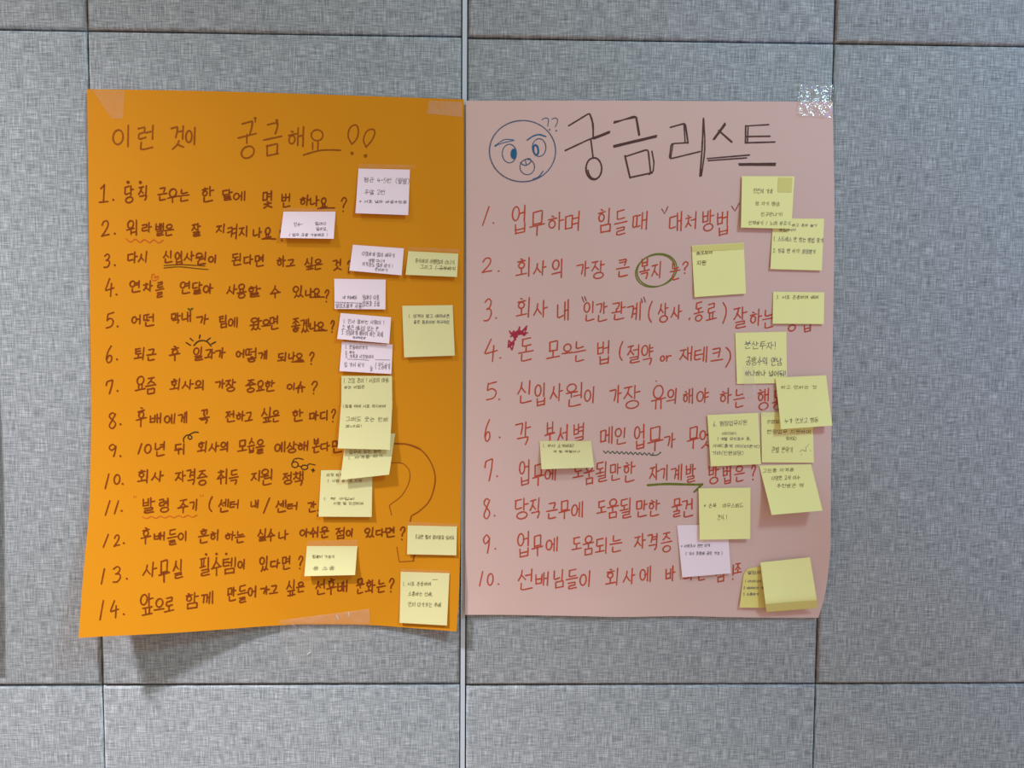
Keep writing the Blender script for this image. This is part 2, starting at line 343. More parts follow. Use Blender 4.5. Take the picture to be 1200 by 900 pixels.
OTH = {
 '0': [('c', arc(.5, .5, .45, .5, -80, 285, 16))], '1': [(L_, [(.6, 0), (.45, 1)])],
 '2': [('c', [(.05, .25), (.3, .02), (.75, .05), (.85, .32), (.5, .65), (.02, .95)]), ('c', [(.02, .95), (.4, .93), (1, .92)])],
 '3': [('c', [(.08, .12), (.5, 0), (.85, .15), (.7, .38), (.35, .46)]), ('c', [(.35, .46), (.8, .52), (.9, .75), (.55, .97), (.02, .95)])],
 '4': [('k', [(.5, 0), (0, .62), (1, .55)]), (L_, [(.72, .3), (.66, 1)])],
 '5': [('k', [(.2, .05), (.12, .45)]), ('c', [(.12, .45), (.55, .38), (.92, .6), (.7, .92), (.05, .98)]), (L_, [(.2, .06), (.95, .0)])],
 '6': [('c', [(.75, 0), (.3, .3), (.05, .72), (.35, 1), (.8, .88), (.75, .6), (.35, .58), (.08, .78)])],
 '7': [('k', [(.02, .35), (.12, .08), (.95, .02), (.85, .45), (.55, 1)])],
 '8': [('c', [(.85, .12), (.4, .0), (.1, .2), (.5, .46), (.88, .75), (.5, 1), (.1, .8), (.4, .5), (.85, .12)])],
 '9': [('c', [(.85, .25), (.5, .02), (.1, .22), (.35, .48), (.8, .32), (.85, .22)]), ('c', [(.85, .2), (.8, .6), (.65, 1)])],
 '.': [(L_, [(.4, .93), (.55, .97)])], ',': [(L_, [(.6, .85), (.35, 1.1)])], "'": [(L_, [(.5, .05), (.45, .25)])],
 '?': [('c', [(.05, .22), (.4, .0), (.85, .1), (.85, .32), (.45, .55), (.38, .72)]), (L_, [(.34, .93), (.4, .98)])],
 '!': [(L_, [(.55, 0), (.45, .7)]), (L_, [(.4, .93), (.46, .98)])], '(': [('c', [(.9, 0), (.3, .3), (.2, .7), (.8, 1)])], ')': [('c', [(.1, 0), (.8, .3), (.85, .65), (.1, 1)])],
 '/': [(L_, [(.98, 0), (.02, 1)])], '-': [(L_, [(0, .5), (1, .48)])], '~': [('c', [(0, .55), (.25, .4), (.6, .6), (1, .42)])], ':': [(L_, [(.4, .3), (.5, .33)]), (L_, [(.4, .8), (.5, .83)])],
 '"': [(L_, [(.25, .0), (.35, .3)]), (L_, [(.7, .0), (.8, .28)])], '*': [(L_, [(.1, .4), (.9, .6)]), (L_, [(.5, .25), (.5, .8)]), (L_, [(.9, .35), (.1, .7)])],
 'o': [('c', arc(.5, .5, .5, .5, -60, 300, 12))], 'r': [(L_, [(.15, .1), (.2, 1)]), ('c', [(.2, .5), (.5, .15), (1, .15)])],
 'v': [('k', [(0, .1), (.42, 1), (1, 0)])],
}
def fit(g, b): return [(q, [(b[0] + x*(b[2]-b[0]), b[1] + y*(b[3]-b[1])) for x, y in p]) for q, p in g]
def segs(v, b): return fit([(L_, [(a[0], a[1]), (a[2], a[3])]) for a in v], b)
def glyph(ch):
    if ch in OTH: return OTH[ch]
    k = ord(ch) - 0xAC00
    if not 0 <= k < 11172: return []
    c, v, f = CHO[k // 588], JUNG[(k % 588) // 28], JONG[k % 28].strip()
    if v in VV:
        wide = v in 'ㅐㅔㅖㅒ'
        if f: B = ((0, .02, .52, .52), (.56, 0, 1, .6), (.16, .66, .95, 1))
        else: B = ((0, .16, .56 if not wide else .5, .84), (.6 if not wide else .52, 0, 1, 1), None)
        if v in 'ㅓㅕㅔㅖ': B = ((B[0][0], B[0][1], .48, B[0][3]), (.46, B[1][1], 1, B[1][3]), B[2])
        g = fit(JA[c], B[0]) + segs(VV[v], B[1])
    elif v in HV:
        if f: B = ((.2, 0, .82, .36), (0, .36, 1, .64), (.18, .68, .88, 1))
        else: B = ((.16, 0, .84, .56), (0, .52, 1, 1), None)
        if v in 'ㅗㅛ' : B = (B[0], (B[1][0], B[0][3] + .02, 1, B[1][3]), B[2])
        if v == 'ㅡ' and not f: B = ((.16, 0, .84, .66), (0, .68, 1, 1), None)
        g = fit(JA[c], B[0]) + segs(HV[v], B[1])
    else:
        a, b2 = CV_[v]
        if f: B = ((.05, 0, .6, .34), (0, .36, .68, .62), (.62, 0, 1, .66), (.18, .68, .92, 1))
        else: B = ((.06, .02, .6, .52), (0, .52, .7, .95), (.62, 0, 1, 1), None)
        g = fit(JA[c], B[0]) + segs(HV[a], B[1]) + segs([(p[0]*1.0 - (.5 if p[0] == 0 else 0), .82, p[2], .78) if (b2 == 'ㅓ' and p[0] == 0) else p for p in VV[b2]], B[2])
        B = (B[0], B[1], B[3])
    if f: g = g + fit(JA[f], B[2])
    return g
def cw(ch):
    if ch == ' ': return .5
    if ch in ".,'!:1": return .35
    if ch in '()/"': return .45
    if ch in OTH: return .6
    return 1.0
class Ink:
    """collects pen strokes given in photograph pixels and lays them as thin ribbons on a surface"""
    def __init__(self, H, seed=1, jit=0.05):
        self.H = H; self.V = []; self.F = []; self.r = random.Random(seed); self.jit = jit; self.k = 0
    def ribbon(self, pts, w):
        P = [np.array(p, float) for p in pts]; Q = [P[0]]
        for p in P[1:]:
            d = np.linalg.norm(p - Q[-1])
            if d < 0.12 and p is not P[-1]: continue
            n = int(d // 7)
            a = Q[-1]
            for k in range(1, n + 1): Q.append(a + (p - a) * k / (n + 1))
            Q.append(p)
        if len(Q) < 2: return
        T = []
        for i in range(len(Q)):
            t = Q[min(i+1, len(Q)-1)] - Q[max(i-1, 0)]; L = np.linalg.norm(t); T.append(t / L if L > 1e-6 else np.array([1., 0.]))
        rows = [(Q[0] - T[0]*w*.45, T[0], w*.45)] + [(q, t, w*self.r.uniform(.88, 1.1)) for q, t in zip(Q, T)] + [(Q[-1] + T[-1]*w*.45, T[-1], w*.45)]
        b = len(self.V); self.k = (self.k + 1) % 16; dz = 0.0002 + 0.00001 * self.k
        for i_, (q, t, ww) in enumerate(rows):
            n = np.array([-t[1], t[0]]) * ww / 2
            for s in (q - n, q + n): self.V.append(tuple(U(s[0], s[1], self.H(s[0], s[1]) + dz + 0.000003 * i_)))
        for i in range(len(rows) - 1):
            k = b + 2*i; self.F.append((k, k+1, k+3, k+2))
    def stroke(self, kind, pts, w):
        if kind == 'c': pts = catmull(pts, 3)
        elif kind == 'k':
            out = [pts[0]]
            for i in range(1, len(pts) - 1):      # a rounded corner
                a, b, c = (np.array(x, float) for x in (pts[i-1], pts[i], pts[i+1]))
                out += [tuple(b + (a-b)*.12), tuple(b + ((a-b) + (c-b))*.03), tuple(b + (c-b)*.12)]
            pts = out + [pts[-1]]
        self.ribbon(pts, w)
    def char(self, ch, x0, y0, x1, y1, w):
        j = self.jit
        for kind, p in glyph(ch):
            ox, oy = self.r.uniform(-j, j), self.r.uniform(-j, j)
            sx = self.r.uniform(-j, j)
            q = [(x0 + (x + ox*.6 + sx*(y-.5) + .05*(.5-y)) * (x1-x0), y0 + (y + oy*.6 - .09*(x-.5)) * (y1-y0)) for x, y in p]
            self.stroke(kind, q, w)
    def text(self, s, x0, y0, x1, y1, w, slope=0.0):
        tot = sum(cw(c) for c in s); gap = .06 * (x1-x0) / tot; x = x0
        for c in s:
            d = cw(c) * (x1 - x0) / tot
            if c != ' ':
                dy = slope * (x + d/2 - (x0 + x1)/2) / max(1e-6, x1 - x0)
                self.char(c, x + gap, y0 + dy, x + d - gap, y1 + dy, w)
            x += d
    def dot(self, x, y, r):
        self.fill(arc(x, y, r, r, 0, 324, 9))
    def fill(self, pts):
        b = len(self.V)
        for p in pts: self.V.append(tuple(U(p[0], p[1], self.H(p[0], p[1]) + 0.00038)))
        self.F.append(tuple(range(b, len(self.V)))[::-1])
    def done(self, name, mat, parent, label=None):
        o = mesh_obj(name, self.V, self.F, mat, parent, False)
        if label: o['label'] = label
        return o
def crop(ox, oy, k):
    return lambda x, y: (ox + x / k, oy + y / k)
def put(ink, cr, spec, w):
    """spec: 'syllables x0 y0 x1 y1' entries separated by ;"""
    for e in spec.split(';'):
        t = e.split()
        if not t: continue
        x0, y0 = cr(float(t[1]), float(t[2]))
        if len(t) == 4: ink.dot(x0, y0, float(t[3])); continue
        x1, y1 = cr(float(t[3]), float(t[4])); ink.text(t[0], x0, y0, x1, y1, w)
def line(ink, cr, pts, w, kind='c'): ink.stroke(kind, [cr(*p) for p in pts], w)
def wave(ink, cr, x0, y0, x1, y1, n, amp, w):
    pts = []
    for k in range(2*n + 1):
        t = k / (2*n); pts.append((x0 + (x1-x0)*t, y0 + (y1-y0)*t + (amp if k % 2 else -amp)))
    line(ink, cr, pts, w)

c1, c2, c3, c4 = crop(90, 90, 5), crop(320, 90, 5), crop(90, 250, 5), crop(320, 250, 5)
c5, c6, c7, c8 = crop(90, 420, 5), crop(320, 420, 5), crop(90, 590, 5), crop(320, 590, 5)
k1 = crop(100, 570, 4.2857)
# orange poster: title
WB = 1.7
k = Ink(H_or, 11)
put(k, c1, '이 205 288 325 412;런 355 290 460 425;것 542 288 640 418;이 636 300 708 400;궁 938 255 1058 470;금 1085 262 1205 455;. 1045 242 1.6;. 1172 255 1.6', 1.9)
line(k, c1, [(1045, 242), (1046, 265)], 1.5, 'l'); line(k, c1, [(1172, 250), (1170, 275)], 1.5, 'l')
put(k, c2, '해 80 294 190 410;. 463 448 1.9;. 542 463 2.1', 1.7)
line(k, c2, arc(258, 342, 34, 32, -90, 275), 1.7)
line(k, c2, [(232, 385), (232, 425)], 1.7, 'l'); line(k, c2, [(264, 383), (262, 425)], 1.7, 'l')
line(k, c2, [(178, 458), (265, 433), (330, 428), (395, 430)], 1.8)
line(k, c2, [(462, 395), (440, 350), (450, 300), (484, 281), (500, 310), (492, 360), (462, 395)], 1.6)
line(k, c2, [(545, 412), (530, 370), (548, 320), (582, 306), (597, 325), (580, 370), (545, 412)], 1.6)
k.done('handwritten_title', I_THIN, P_OR)
LINES = [
 [(c1, '1 135 632 182 735;. 213 720 1.2;당 275 640 335 735;. 300 617 1.9;. 372 618 1.9;직 358 640 420 725;근 472 650 530 722;우 527 655 595 738;는 592 660 662 730;한 730 645 805 735;달 850 660 912 722;에 915 672 990 725;몇 1085 670 1150 765'),
  (c2, '번 48 685 105 762;하 155 695 218 755;나 215 700 270 758;요 275 710 318 770;? 395 708 437 788'), ('l', c2, [(262, 772), (310, 769), (360, 768)]), ('l', c1, [(132, 735), (182, 730)]), ('l', c1, [(140, 655), (160, 634)])],
 [(c3, '2 140 45 195 135;. 222 118 1.2;워 290 40 360 128;라 378 55 440 110;밸 458 58 512 130;은 510 65 568 130;잘 670 60 728 132;지 815 65 875 115;켜 880 65 945 150;지 948 75 1008 135;나 1030 85 1085 140;요 1095 82 1140 150'),
  (c4, '? 35 90 75 160'), ('l', c3, [(1085, 150), (1120, 148), (1165, 150)])],
 [(c3, '3 155 238 200 315;. 222 303 1.2;다시 295 225 420 288;신 505 220 565 290;입 572 225 625 300;사 625 225 690 280;원 692 230 762 300;이 768 245 822 290;된 905 235 970 305;다 975 245 1035 300;면 1040 245 1100 312'),
  (c4, '하 20 250 75 312;고 75 270 130 310;싶 185 262 240 330;은 235 270 290 330;것 348 270 405 332;? 430 275 465 350')],
 [(c3, '4 158 382 222 490;. 232 475 1.2;연 308 395 375 462;차 388 398 445 458;를 460 400 512 490;연 603 400 668 468;달 675 405 735 470;아 738 415 800 470;사 875 420 940 475;용 935 415 995 495;할 1000 425 1078 490;수 1130 425 1195 495'),
  (c4, '있 115 425 180 490;나 188 440 235 488;요 230 440 278 495;? 300 450 330 518'), ('l', c4, [(215, 492), (300, 490)])],
 [(c3, '5 165 585 222 672;. 238 662 1.2;어 318 595 380 648;떤 388 590 460 662;막 550 585 608 645;내 612 575 672 635;가 695 595 772 650;팀 832 600 885 670;에 885 610 945 668;왔 1010 612 1085 682;으 1082 622 1135 665;면 1128 605 1185 680'),
  (c4, '좋 105 615 160 692;겠 160 620 212 695;나 212 635 258 688;요 252 638 302 690;? 335 630 362 698'), ('l', c4, [(240, 688), (315, 686)])],
 [(c3, '6 165 780 215 875;. 235 855 1.2;퇴 335 788 402 858;근 405 795 465 860;후 540 778 608 860;일 680 785 745 862;과 748 795 810 850;가 808 790 870 850;어 930 800 985 845;떻 985 790 1060 868;게 1062 805 1118 855'),
  (c4, '되 25 818 85 868;나 88 815 132 860;요 130 820 178 868;? 210 815 245 885'), ('l', c4, [(110, 870), (180, 868)])],
 [(c5, '7 165 125 215 205;. 238 190 1.2;요 340 105 405 190;즘 400 115 468 205;회 545 120 615 185;사 615 125 685 180;의 690 130 750 185;가 808 125 870 175;장 870 125 932 192;중 985 125 1050 195;요 1050 130 1100 192;한 1100 130 1162 192'),
  (c6, '이 80 145 135 185;슈 130 138 190 197;? 220 135 265 210')],
 [(c5, '8 180 318 240 410;. 255 385 1.2;후 345 290 410 400;배 422 325 500 380;에 508 325 580 382;게 590 315 650 380;꼭 715 300 780 380;전 868 310 930 372;하 930 310 985 365;고 985 315 1032 370;싶 1080 290 1145 372;은 1140 305 1190 370'),
  (c6, '한 110 300 178 368;마 210 310 270 362;디 272 305 330 362;? 338 300 370 372')],
 [(c5, '9 180 500 240 575;. 255 572 1.2;/ 356 500 384 556;0 390 503 440 553;년 455 490 520 570;뒤 570 500 640 560;회 705 488 770 550;사 770 490 835 545;의 838 490 895 545;모 940 480 1000 545;습 1000 468 1045 552;을 1045 475 1100 555'),
  (c6, '예 5 490 75 550;상 78 490 140 552;해 140 485 210 540;본 228 470 275 552;다 275 490 335 540;면 340 480 410 550')],
 [(c5, '/ 162 680 192 760;0 212 680 258 735;. 268 735 1.2;회 350 652 430 728;사 435 660 510 720;자 575 660 640 720;격 640 650 700 738;증 700 655 765 740;취 818 650 890 738;득 890 655 950 740;지 1020 660 1080 720;원 1075 650 1150 742'),
  (c6, '정 55 670 115 735;책 115 662 180 745')],
 [(k1, '/ 95 75 127 142;/ 143 75 170 135;. 182 122 1.2;발 283 60 352 130;령 368 62 425 130;주 462 65 520 132;기 522 65 568 120;( 615 55 642 128;센 668 65 722 128;터 722 70 776 112;내 828 70 872 108;/ 890 62 930 132;센 955 70 1012 128;터 1012 80 1070 118;간 1115 78 1160 128;) 1162 118 1180 146')],
 [(c7, '/ 148 185 190 255;2 215 185 255 252;. 275 232 1.2;후 372 140 435 235;배 448 168 520 215;들 528 152 590 242;이 592 165 650 220;흔 708 150 775 230;히 778 155 840 215;하 865 165 930 215;는 925 162 985 228;실 1058 148 1115 218;수 1112 150 1162 222;나 1178 158 1240 212'),
  (c8, '아 155 148 212 195;쉬 212 140 275 200;운 272 138 328 200;점 365 142 425 207;이 425 150 472 195;있 535 142 595 197;다 598 148 655 192;면 655 140 718 198;? 740 140 778 212')],
 [(c7, '/ 140 385 165 468;3 205 370 265 462;. 292 440 1.2;사 385 345 470 430;무 475 335 545 462;실 560 330 625 440;필 715 318 785 420;수 785 318 850 418;템 850 318 935 410;이 942 330 990 385;있 1068 312 1125 392;다 1130 328 1192 378;. 757 298 1.5;. 818 295 1.5;. 875 295 1.5'),
  (c8, '면 50 310 105 387;? 145 310 178 385')],
 [(c7, '/ 132 570 160 675;4 190 568 250 668;. 275 648 1.2;앞 368 530 450 650;으 450 558 515 632;로 510 548 572 640;함 632 522 715 614;께 725 518 805 590;만 880 490 935 574;들 940 480 1000 580;어 1000 485 1055 550;가 1070 485 1130 532;고 1128 480 1180 530'),
  (c8, '싶 75 452 135 542;은 135 460 185 520;선 248 452 310 532;후 310 438 370 532;배 372 455 440 520;문 485 442 535 527;화 540 448 600 522;는 605 448 660 522;? 675 440 712 520')],
]
for i, L in enumerate(LINES):
    k = Ink(H_or, 100 + i)
    for e in L:
        if e[0] == 'l': line(k, e[1], e[2], WB)
        else: put(k, e[0], e[1], WB)
    k.done('handwritten_question', I_BROWN, P_OR)
# doodles on the orange poster
k = Ink(H_or, 31); wave(k, c3, 288, 158, 506, 165, 4, 9, 1.3); k.done('wavy_underline', I_REDLINE, P_OR, 'orange red wavy underline')
k = Ink(H_or, 32); wave(k, k1, 285, 157, 560, 148, 6, 5, 1.0)
put(k, k1, '" 232 48 264 75;" 566 42 602 70', 0.9); k.done('wavy_underline', I_REDLINE, P_OR, 'thin orange wavy underline')
k = Ink(H_or, 33); line(k, c3, [(510, 306), (600, 300), (680, 304), (750, 308)], 1.1); line(k, c3, [(510, 320), (600, 313), (690, 322), (770, 329)], 1.1)
k.done('double_underline', I_OLIVE, P_OR, 'dark olive double underline')
k = Ink(H_or, 34); line(k, c3, [(440, 360), (438, 385), (452, 394), (474, 384), (478, 368), (462, 372), (452, 356), (440, 360)], 1.0); line(k, c3, [(450, 376), (464, 378)], .9)
k.done('heart_doodle', I_REDLINE, P_OR, 'small red heart doodle')
k = Ink(H_or, 35); line(k, c3, [(666, 605), (667, 580), (664, 565)], 1.2); k.fill([c3(*p) for p in ((664, 568), (652, 566), (648, 554), (660, 556))]); k.fill([c3(*p) for p in ((664, 568), (668, 556), (682, 552), (678, 564))])
k.done('sprout_doodle', I_LEAF, P_OR, 'small dark green sprout doodle')
k = Ink(H_or, 36); line(k, c3, [(685, 775), (708, 752), (738, 745), (765, 753), (786, 778)], 1.6)
for a in (((640, 757), (666, 773)), ((664, 732), (681, 747)), ((722, 712), (718, 733)), ((764, 744), (782, 730)), ((788, 766), (813, 753))): line(k, c3, a, 1.5, 'l')
k.done('rising_sun_doodle', I_BLACKISH, P_OR, 'dark rising sun doodle')
k = Ink(H_or, 37); line(k, c5, [(627, 490), (625, 470), (640, 452), (660, 448), (675, 462), (664, 474), (652, 464), (662, 445), (690, 432), (712, 433)], 1.4)
k.done('curl_doodle', I_BLACKISH, P_OR, 'dark curly arrow doodle')
k = Ink(H_or, 38); line(k, c6, arc(128, 622, 19, 17, 0, 360), 1.3); line(k, c6, arc(184, 638, 19, 13, 0, 360), 1.3)
line(k, c6, [(112, 612), (122, 592), (148, 585), (176, 592)], 1.2); line(k, c6, [(146, 628), (156, 632), (166, 636)], 1.2); line(k, c6, [(200, 630), (212, 618), (246, 624)], 1.2); k.dot(*c6(234, 655), 1.7); line(k, c6, [(224, 653), (244, 657)], 1.0, 'l'); line(k, c6, [(236, 645), (232, 666)], 1.0, 'l')
k.done('glasses_doodle', I_BLACKISH, P_OR, 'dark pair of glasses doodle')
k = Ink(H_or, 39)
line(k, c6, [(690, 500), (740, 499), (790, 503), (860, 530), (920, 600), (950, 690), (938, 780), (905, 850), (845, 903), (812, 922), (804, 955)], 1.5)
line(k, c6, [(690, 500), (740, 500), (790, 504), (860, 531)], 2.0)
line(k, c6, [(690, 612), (740, 612), (770, 622), (800, 662), (795, 730), (750, 808), (685, 858), (688, 888), (694, 918)], .9)
line(k, c8, [(725, 255), (732, 300), (740, 342)], .9); line(k, c8, [(740, 342), (825, 337)], .9, 'l'); line(k, c8, [(822, 337), (824, 315), (832, 300)], 1.8)
k.done('question_mark_doodle', I_THIN, P_OR, 'large outlined question mark doodle')

# pink poster
r1, r2, r3, r4 = crop(540, 90, 5), crop(770, 90, 5), crop(540, 250, 5), crop(770, 250, 5)
r5, r6, r7, r8 = crop(540, 420, 5), crop(770, 420, 5), crop(540, 590, 5), crop(770, 590, 5)
k3, k2, fc = crop(550, 225, 3.636), crop(550, 570, 4.2857), crop(570, 130, 10.59)
k = Ink(H_pk, 51)
for kind, cr, pts, w in [
 ('k', r1, [(632, 287), (755, 212), (776, 280), (776, 362)], 1.9), ('l', r1, [(612, 432), (740, 372), (872, 320)], 1.9), ('l', r1, [(780, 364), (872, 328)], 1.6), ('l', r1, [(762, 366), (776, 478)], 1.8),
 ('c', r1, arc(780, 538, 46, 64, -100, 262), 1.9), ('c', r1, arc(785, 536, 40, 62, -60, 170), 1.6), ('l', r1, [(757, 218), (770, 250), (774, 300)], 1.6),
 ('k', r1, [(898, 270), (1025, 228), (1044, 342)], 1.9), ('l', r1, [(1030, 236), (1048, 340)], 1.7), ('l', r1, [(898, 262), (1018, 240)], 1.2), ('l', r1, [(895, 404), (1148, 344)], 1.8), ('l', r1, [(898, 412), (1146, 352)], 1.6),
 ('l', r1, [(962, 462), (992, 592)], 2.0), ('k', r1, [(962, 468), (1098, 424), (1112, 556)], 1.8), ('l', r1, [(992, 590), (1122, 562)], 1.9), ('k', r1, [(1120, 436), (1132, 500), (1128, 552), (1104, 572)], 1.7),
 ('k', r2, [(78, 296), (165, 272), (182, 388)], 2.0), ('l', r2, [(158, 276), (165, 386)], 1.6), ('k', r2, [(182, 386), (84, 392), (72, 482), (252, 438)], 1.8), ('l', r2, [(94, 396), (80, 478)], 1.4),
 ('c', r2, [(272, 243), (264, 420), (252, 582)], 1.9), ('c', r2, [(274, 250), (280, 420), (260, 580)], 1.6),
 ('l', r2, [(398, 272), (330, 366)], 1.8), ('l', r2, [(402, 280), (336, 368)], 1.3), ('l', r2, [(362, 315), (438, 382)], 2.2), ('l', r2, [(295, 479), (542, 458)], 1.7), ('l', r2, [(300, 491), (525, 475)], 1.7),
 ('l', r2, [(522, 288), (655, 280)], 1.6), ('l', r2, [(520, 286), (518, 388)], 1.9), ('l', r2, [(534, 292), (530, 385)], 1.5), ('l', r2, [(522, 350), (662, 348)], 1.9), ('l', r2, [(518, 387), (690, 382)], 1.9),
 ('l', r2, [(480, 510), (694, 508)], 2.0), ('l', r2, [(484, 517), (692, 518)], 2.0)]:
    line(k, cr, pts, w, kind)
k.done('handwritten_title', I_DARK, P_PK, 'dark brown double-stroke title')
k = Ink(H_pk, 52)
line(k, fc, arc(449, 498, 410, 380, -95, 268, 40), 1.23); line(k, fc, [(575, 850), (650, 815), (705, 745)], 1.30)
line(k, fc, arc(286, 528, 88, 115, 0, 360, 20), 1.04); line(k, fc, arc(655, 454, 84, 110, 0, 360, 20), 1.04)
line(k, fc, arc(508, 695, 90, 96, 0, 360, 20), 1.04)
line(k, fc, [(425, 640), (480, 603), (538, 592), (552, 632), (495, 676), (445, 662), (425, 640)], 1.17); line(k, fc, [(485, 615), (495, 668)], 1.04)
put(k, fc, '. 785 232 1.0;. 868 245 1.0', 1)
for p in ([(690, 108), (730, 88), (770, 102), (762, 188)], [(812, 102), (850, 88), (882, 102), (878, 150), (855, 196)]): line(k, fc, p, 1.0)
k.done('face_doodle', I_BLUE, P_PK, 'round blue surprised face doodle')
k = Ink(H_pk, 53)
line(k, fc, [(105, 438), (185, 375), (250, 352), (345, 362)], 1.0); line(k, fc, [(110, 432), (200, 398), (340, 366)], 1.0); k.dot(*fc(115, 430), 1.2)
line(k, fc, [(505, 362), (590, 308), (660, 294), (738, 318)], 1.7)
k.fill([fc(*p) for p in arc(338, 533, 38, 66, 0, 345, 18)]); line(k, fc, arc(614, 484, 30, 62, 0, 360, 18, .12*-1), 2.2)
k.done('face_brows_and_pupils', I_BLUEF, P_PK, 'bright blue brows and pupils')
RL = [
 [(k3, '/ 52 66 90 140;. 103 132 1.0;업 180 60 248 178;무 255 82 325 185;하 332 88 405 162;며 405 85 478 168;힘 545 70 612 172;들 615 78 675 182;때 692 85 765 162;대 850 86 912 168;처 918 86 975 158;방 990 80 1045 167;법 1052 83 1110 184')],
 [(r3, '2 120 262 190 348;. 222 338 1.0;회 322 262 420 372;사 425 278 505 362;의 530 270 608 378;가 675 283 755 370;장 765 278 845 380;큰 908 268 992 370;복 1045 268 1110 387;지 1115 285 1185 380'), (r4, '는 75 290 138 388;? 145 285 190 352')],
 [(r3, '3 130 500 190 632;. 207 613 1.0;회 322 496 420 610;사 425 512 510 608;내 560 512 640 630;인 720 520 790 630;간 790 522 862 632;관 880 522 968 624;계 970 522 1060 628;( 1092 520 1128 642'),
  (r4, '상 5 528 68 637;사 78 538 148 620;, 180 580 202 618;동 215 522 275 630;료 285 528 352 630;) 380 520 412 642;잘 445 552 530 672;하 540 562 618 657;는 615 568 690 670;방 760 588 818 690;법 850 590 910 692')],
 [(r3, '4 130 735 225 867;. 232 847 1.0;돈 335 733 432 867;모 500 748 585 852;으 590 765 660 830;는 655 752 735 867;법 795 752 880 882;( 922 755 955 864;절 975 772 1055 877;약 1055 772 1130 887'),
  (r4, 'o 18 835 46 865;r 48 830 85 866;재 130 783 212 865;테 215 783 300 873;크 312 788 390 872;) 395 780 440 897')],
 [(r5, '5 140 140 220 242;. 225 240 1.0;신 330 132 425 264;입 430 148 505 277;사 520 148 600 248;원 610 146 720 280;이 722 168 792 262;가 868 162 945 262;장 950 162 1055 292;유 1112 160 1205 294;. 1145 133 .8'),
  (r6, '의 55 180 125 268;해 150 178 215 265;야 230 178 305 262;하 365 178 440 265;는 445 182 515 287;행 585 180 660 302;동 672 188 735 302')],
 [(r5, '6 135 360 182 484;. 228 462 1.0;각 315 372 412 508;부 490 375 555 492;서 565 390 635 490;별 655 383 732 502;메 812 402 895 502;인 900 408 975 502;업 1015 392 1085 530;무 1090 402 1190 542'),
  (r6, '가 40 438 108 522;무 175 402 250 527;엇 248 422 322 522')],
 [(r5, '7 135 590 195 720;. 213 690 1.0;업 340 598 410 740;무 418 618 490 744;에 490 638 562 715;도 655 622 720 702;움 720 618 785 737;될 790 608 865 722;만 872 618 940 714;한 950 608 1025 722;자 1105 622 1165 714'),
  (r6, '기 15 625 70 714;계 80 622 150 716;발 165 622 230 724;방 300 628 365 734;법 385 632 440 734;은 450 632 515 722;? 550 625 582 712')],
 [(k2, '8 65 60 112 162;. 127 147 1.0;당 225 62 298 162;직 302 62 362 162;근 385 80 445 162;무 448 72 508 162;에 510 78 575 156;도 638 72 690 137;움 690 65 752 160;될 755 62 820 160;만 835 70 898 152;한 898 68 960 150;물 1015 62 1070 152;건 1065 66 1130 152')],
 [(r7, '9 122 180 180 292;. 202 265 1.0;업 328 170 410 310;무 415 188 485 304;에 495 200 572 282;도 648 198 710 274;움 712 188 782 300;되 785 203 868 294;는 870 188 950 284;자 1015 178 1085 264;격 1090 178 1160 274'), (r8, '증 20 172 90 282')],
 [(r7, '/ 106 403 132 482;0 150 410 195 477;. 220 472 1.0;선 332 388 432 507;배 432 402 520 482;님 540 388 612 494;들 615 388 690 497;이 695 398 768 490;회 845 382 935 480;사 950 382 1025 472;에 1045 372 1118 462'),
  (r8, '바 48 368 110 454;라 150 380 225 450;는 230 380 290 450;점 345 370 400 458;! 430 362 462 445;조 450 352 497 412')],
]
for i, L in enumerate(RL):
    k = Ink(H_pk, 200 + i, .035)
    for e in L: put(k, e[0], e[1], 1.55)
    k.done('handwritten_question', I_RED, P_PK)
k = Ink(H_pk, 61)
for cr, p in ((k3, [(820, 72), (833, 93), (846, 62)]), (k3, [(1118, 60), (1132, 82), (1150, 48)]), (r3, [(710, 490), (722, 520)]), (r3, [(726, 488), (735, 512)]), (r3, [(1058, 500), (1064, 524)]), (r3, [(1072, 490), (1082, 520)])): line(k, cr, p, 1.2, 'l')
k.done('quotation_marks', I_PURP, P_PK, 'purple red quotation marks')
k = Ink(H_pk, 62); line(k, r3, arc(1140, 337, 118, 92, 0, 360, 30, -.35), 1.3); line(k, r3, arc(1150, 332, 118, 94, 0, 360, 30, -.3), 1.3)
k.done('circled_word_ring', I_GREEN, P_PK, 'olive green ring drawn round a word')
k = Ink(H_pk, 63); wave(k, r5, 836, 548, 1130, 562, 11, 7, 1.1); line(k, r5, [(1120, 568), (1150, 566), (1172, 550)], 1.2); k.done('wavy_underline', I_DGREEN, P_PK, 'dark green wavy underline')
k = Ink(H_pk, 64); line(k, r5, [(1095, 743), (1200, 736), (1300, 738), (1415, 740)], 2.6); line(k, r5, [(1415, 736), (1390, 762), (1368, 782)], 2.6); k.done('arrow_underline', I_GREEN, P_PK, 'thick green arrow underline')
k = Ink(H_pk, 65)
P = [(285, 690), (320, 735), (345, 665), (340, 712), (388, 660), (352, 708), (392, 700), (318, 712), (292, 722), (330, 690), (305, 770), (282, 745), (278, 785), (312, 760), (300, 800), (285, 770), (318, 740), (300, 700), (360, 690), (385, 672), (370, 716), (345, 690), (290, 705)]
for a, b in zip(P, P[1:]): line(k, r3, [a, b], 1.6, 'l')
for a, b in (((300, 700), (330, 722)), ((315, 702), (372, 702)), ((350, 690), (378, 710)), ((310, 690), (320, 740))): line(k, r3, [a, b], 2.2, 'l')
k.done('scribbled_star_doodle', I_CRIM, P_PK, 'crimson scribbled stars')

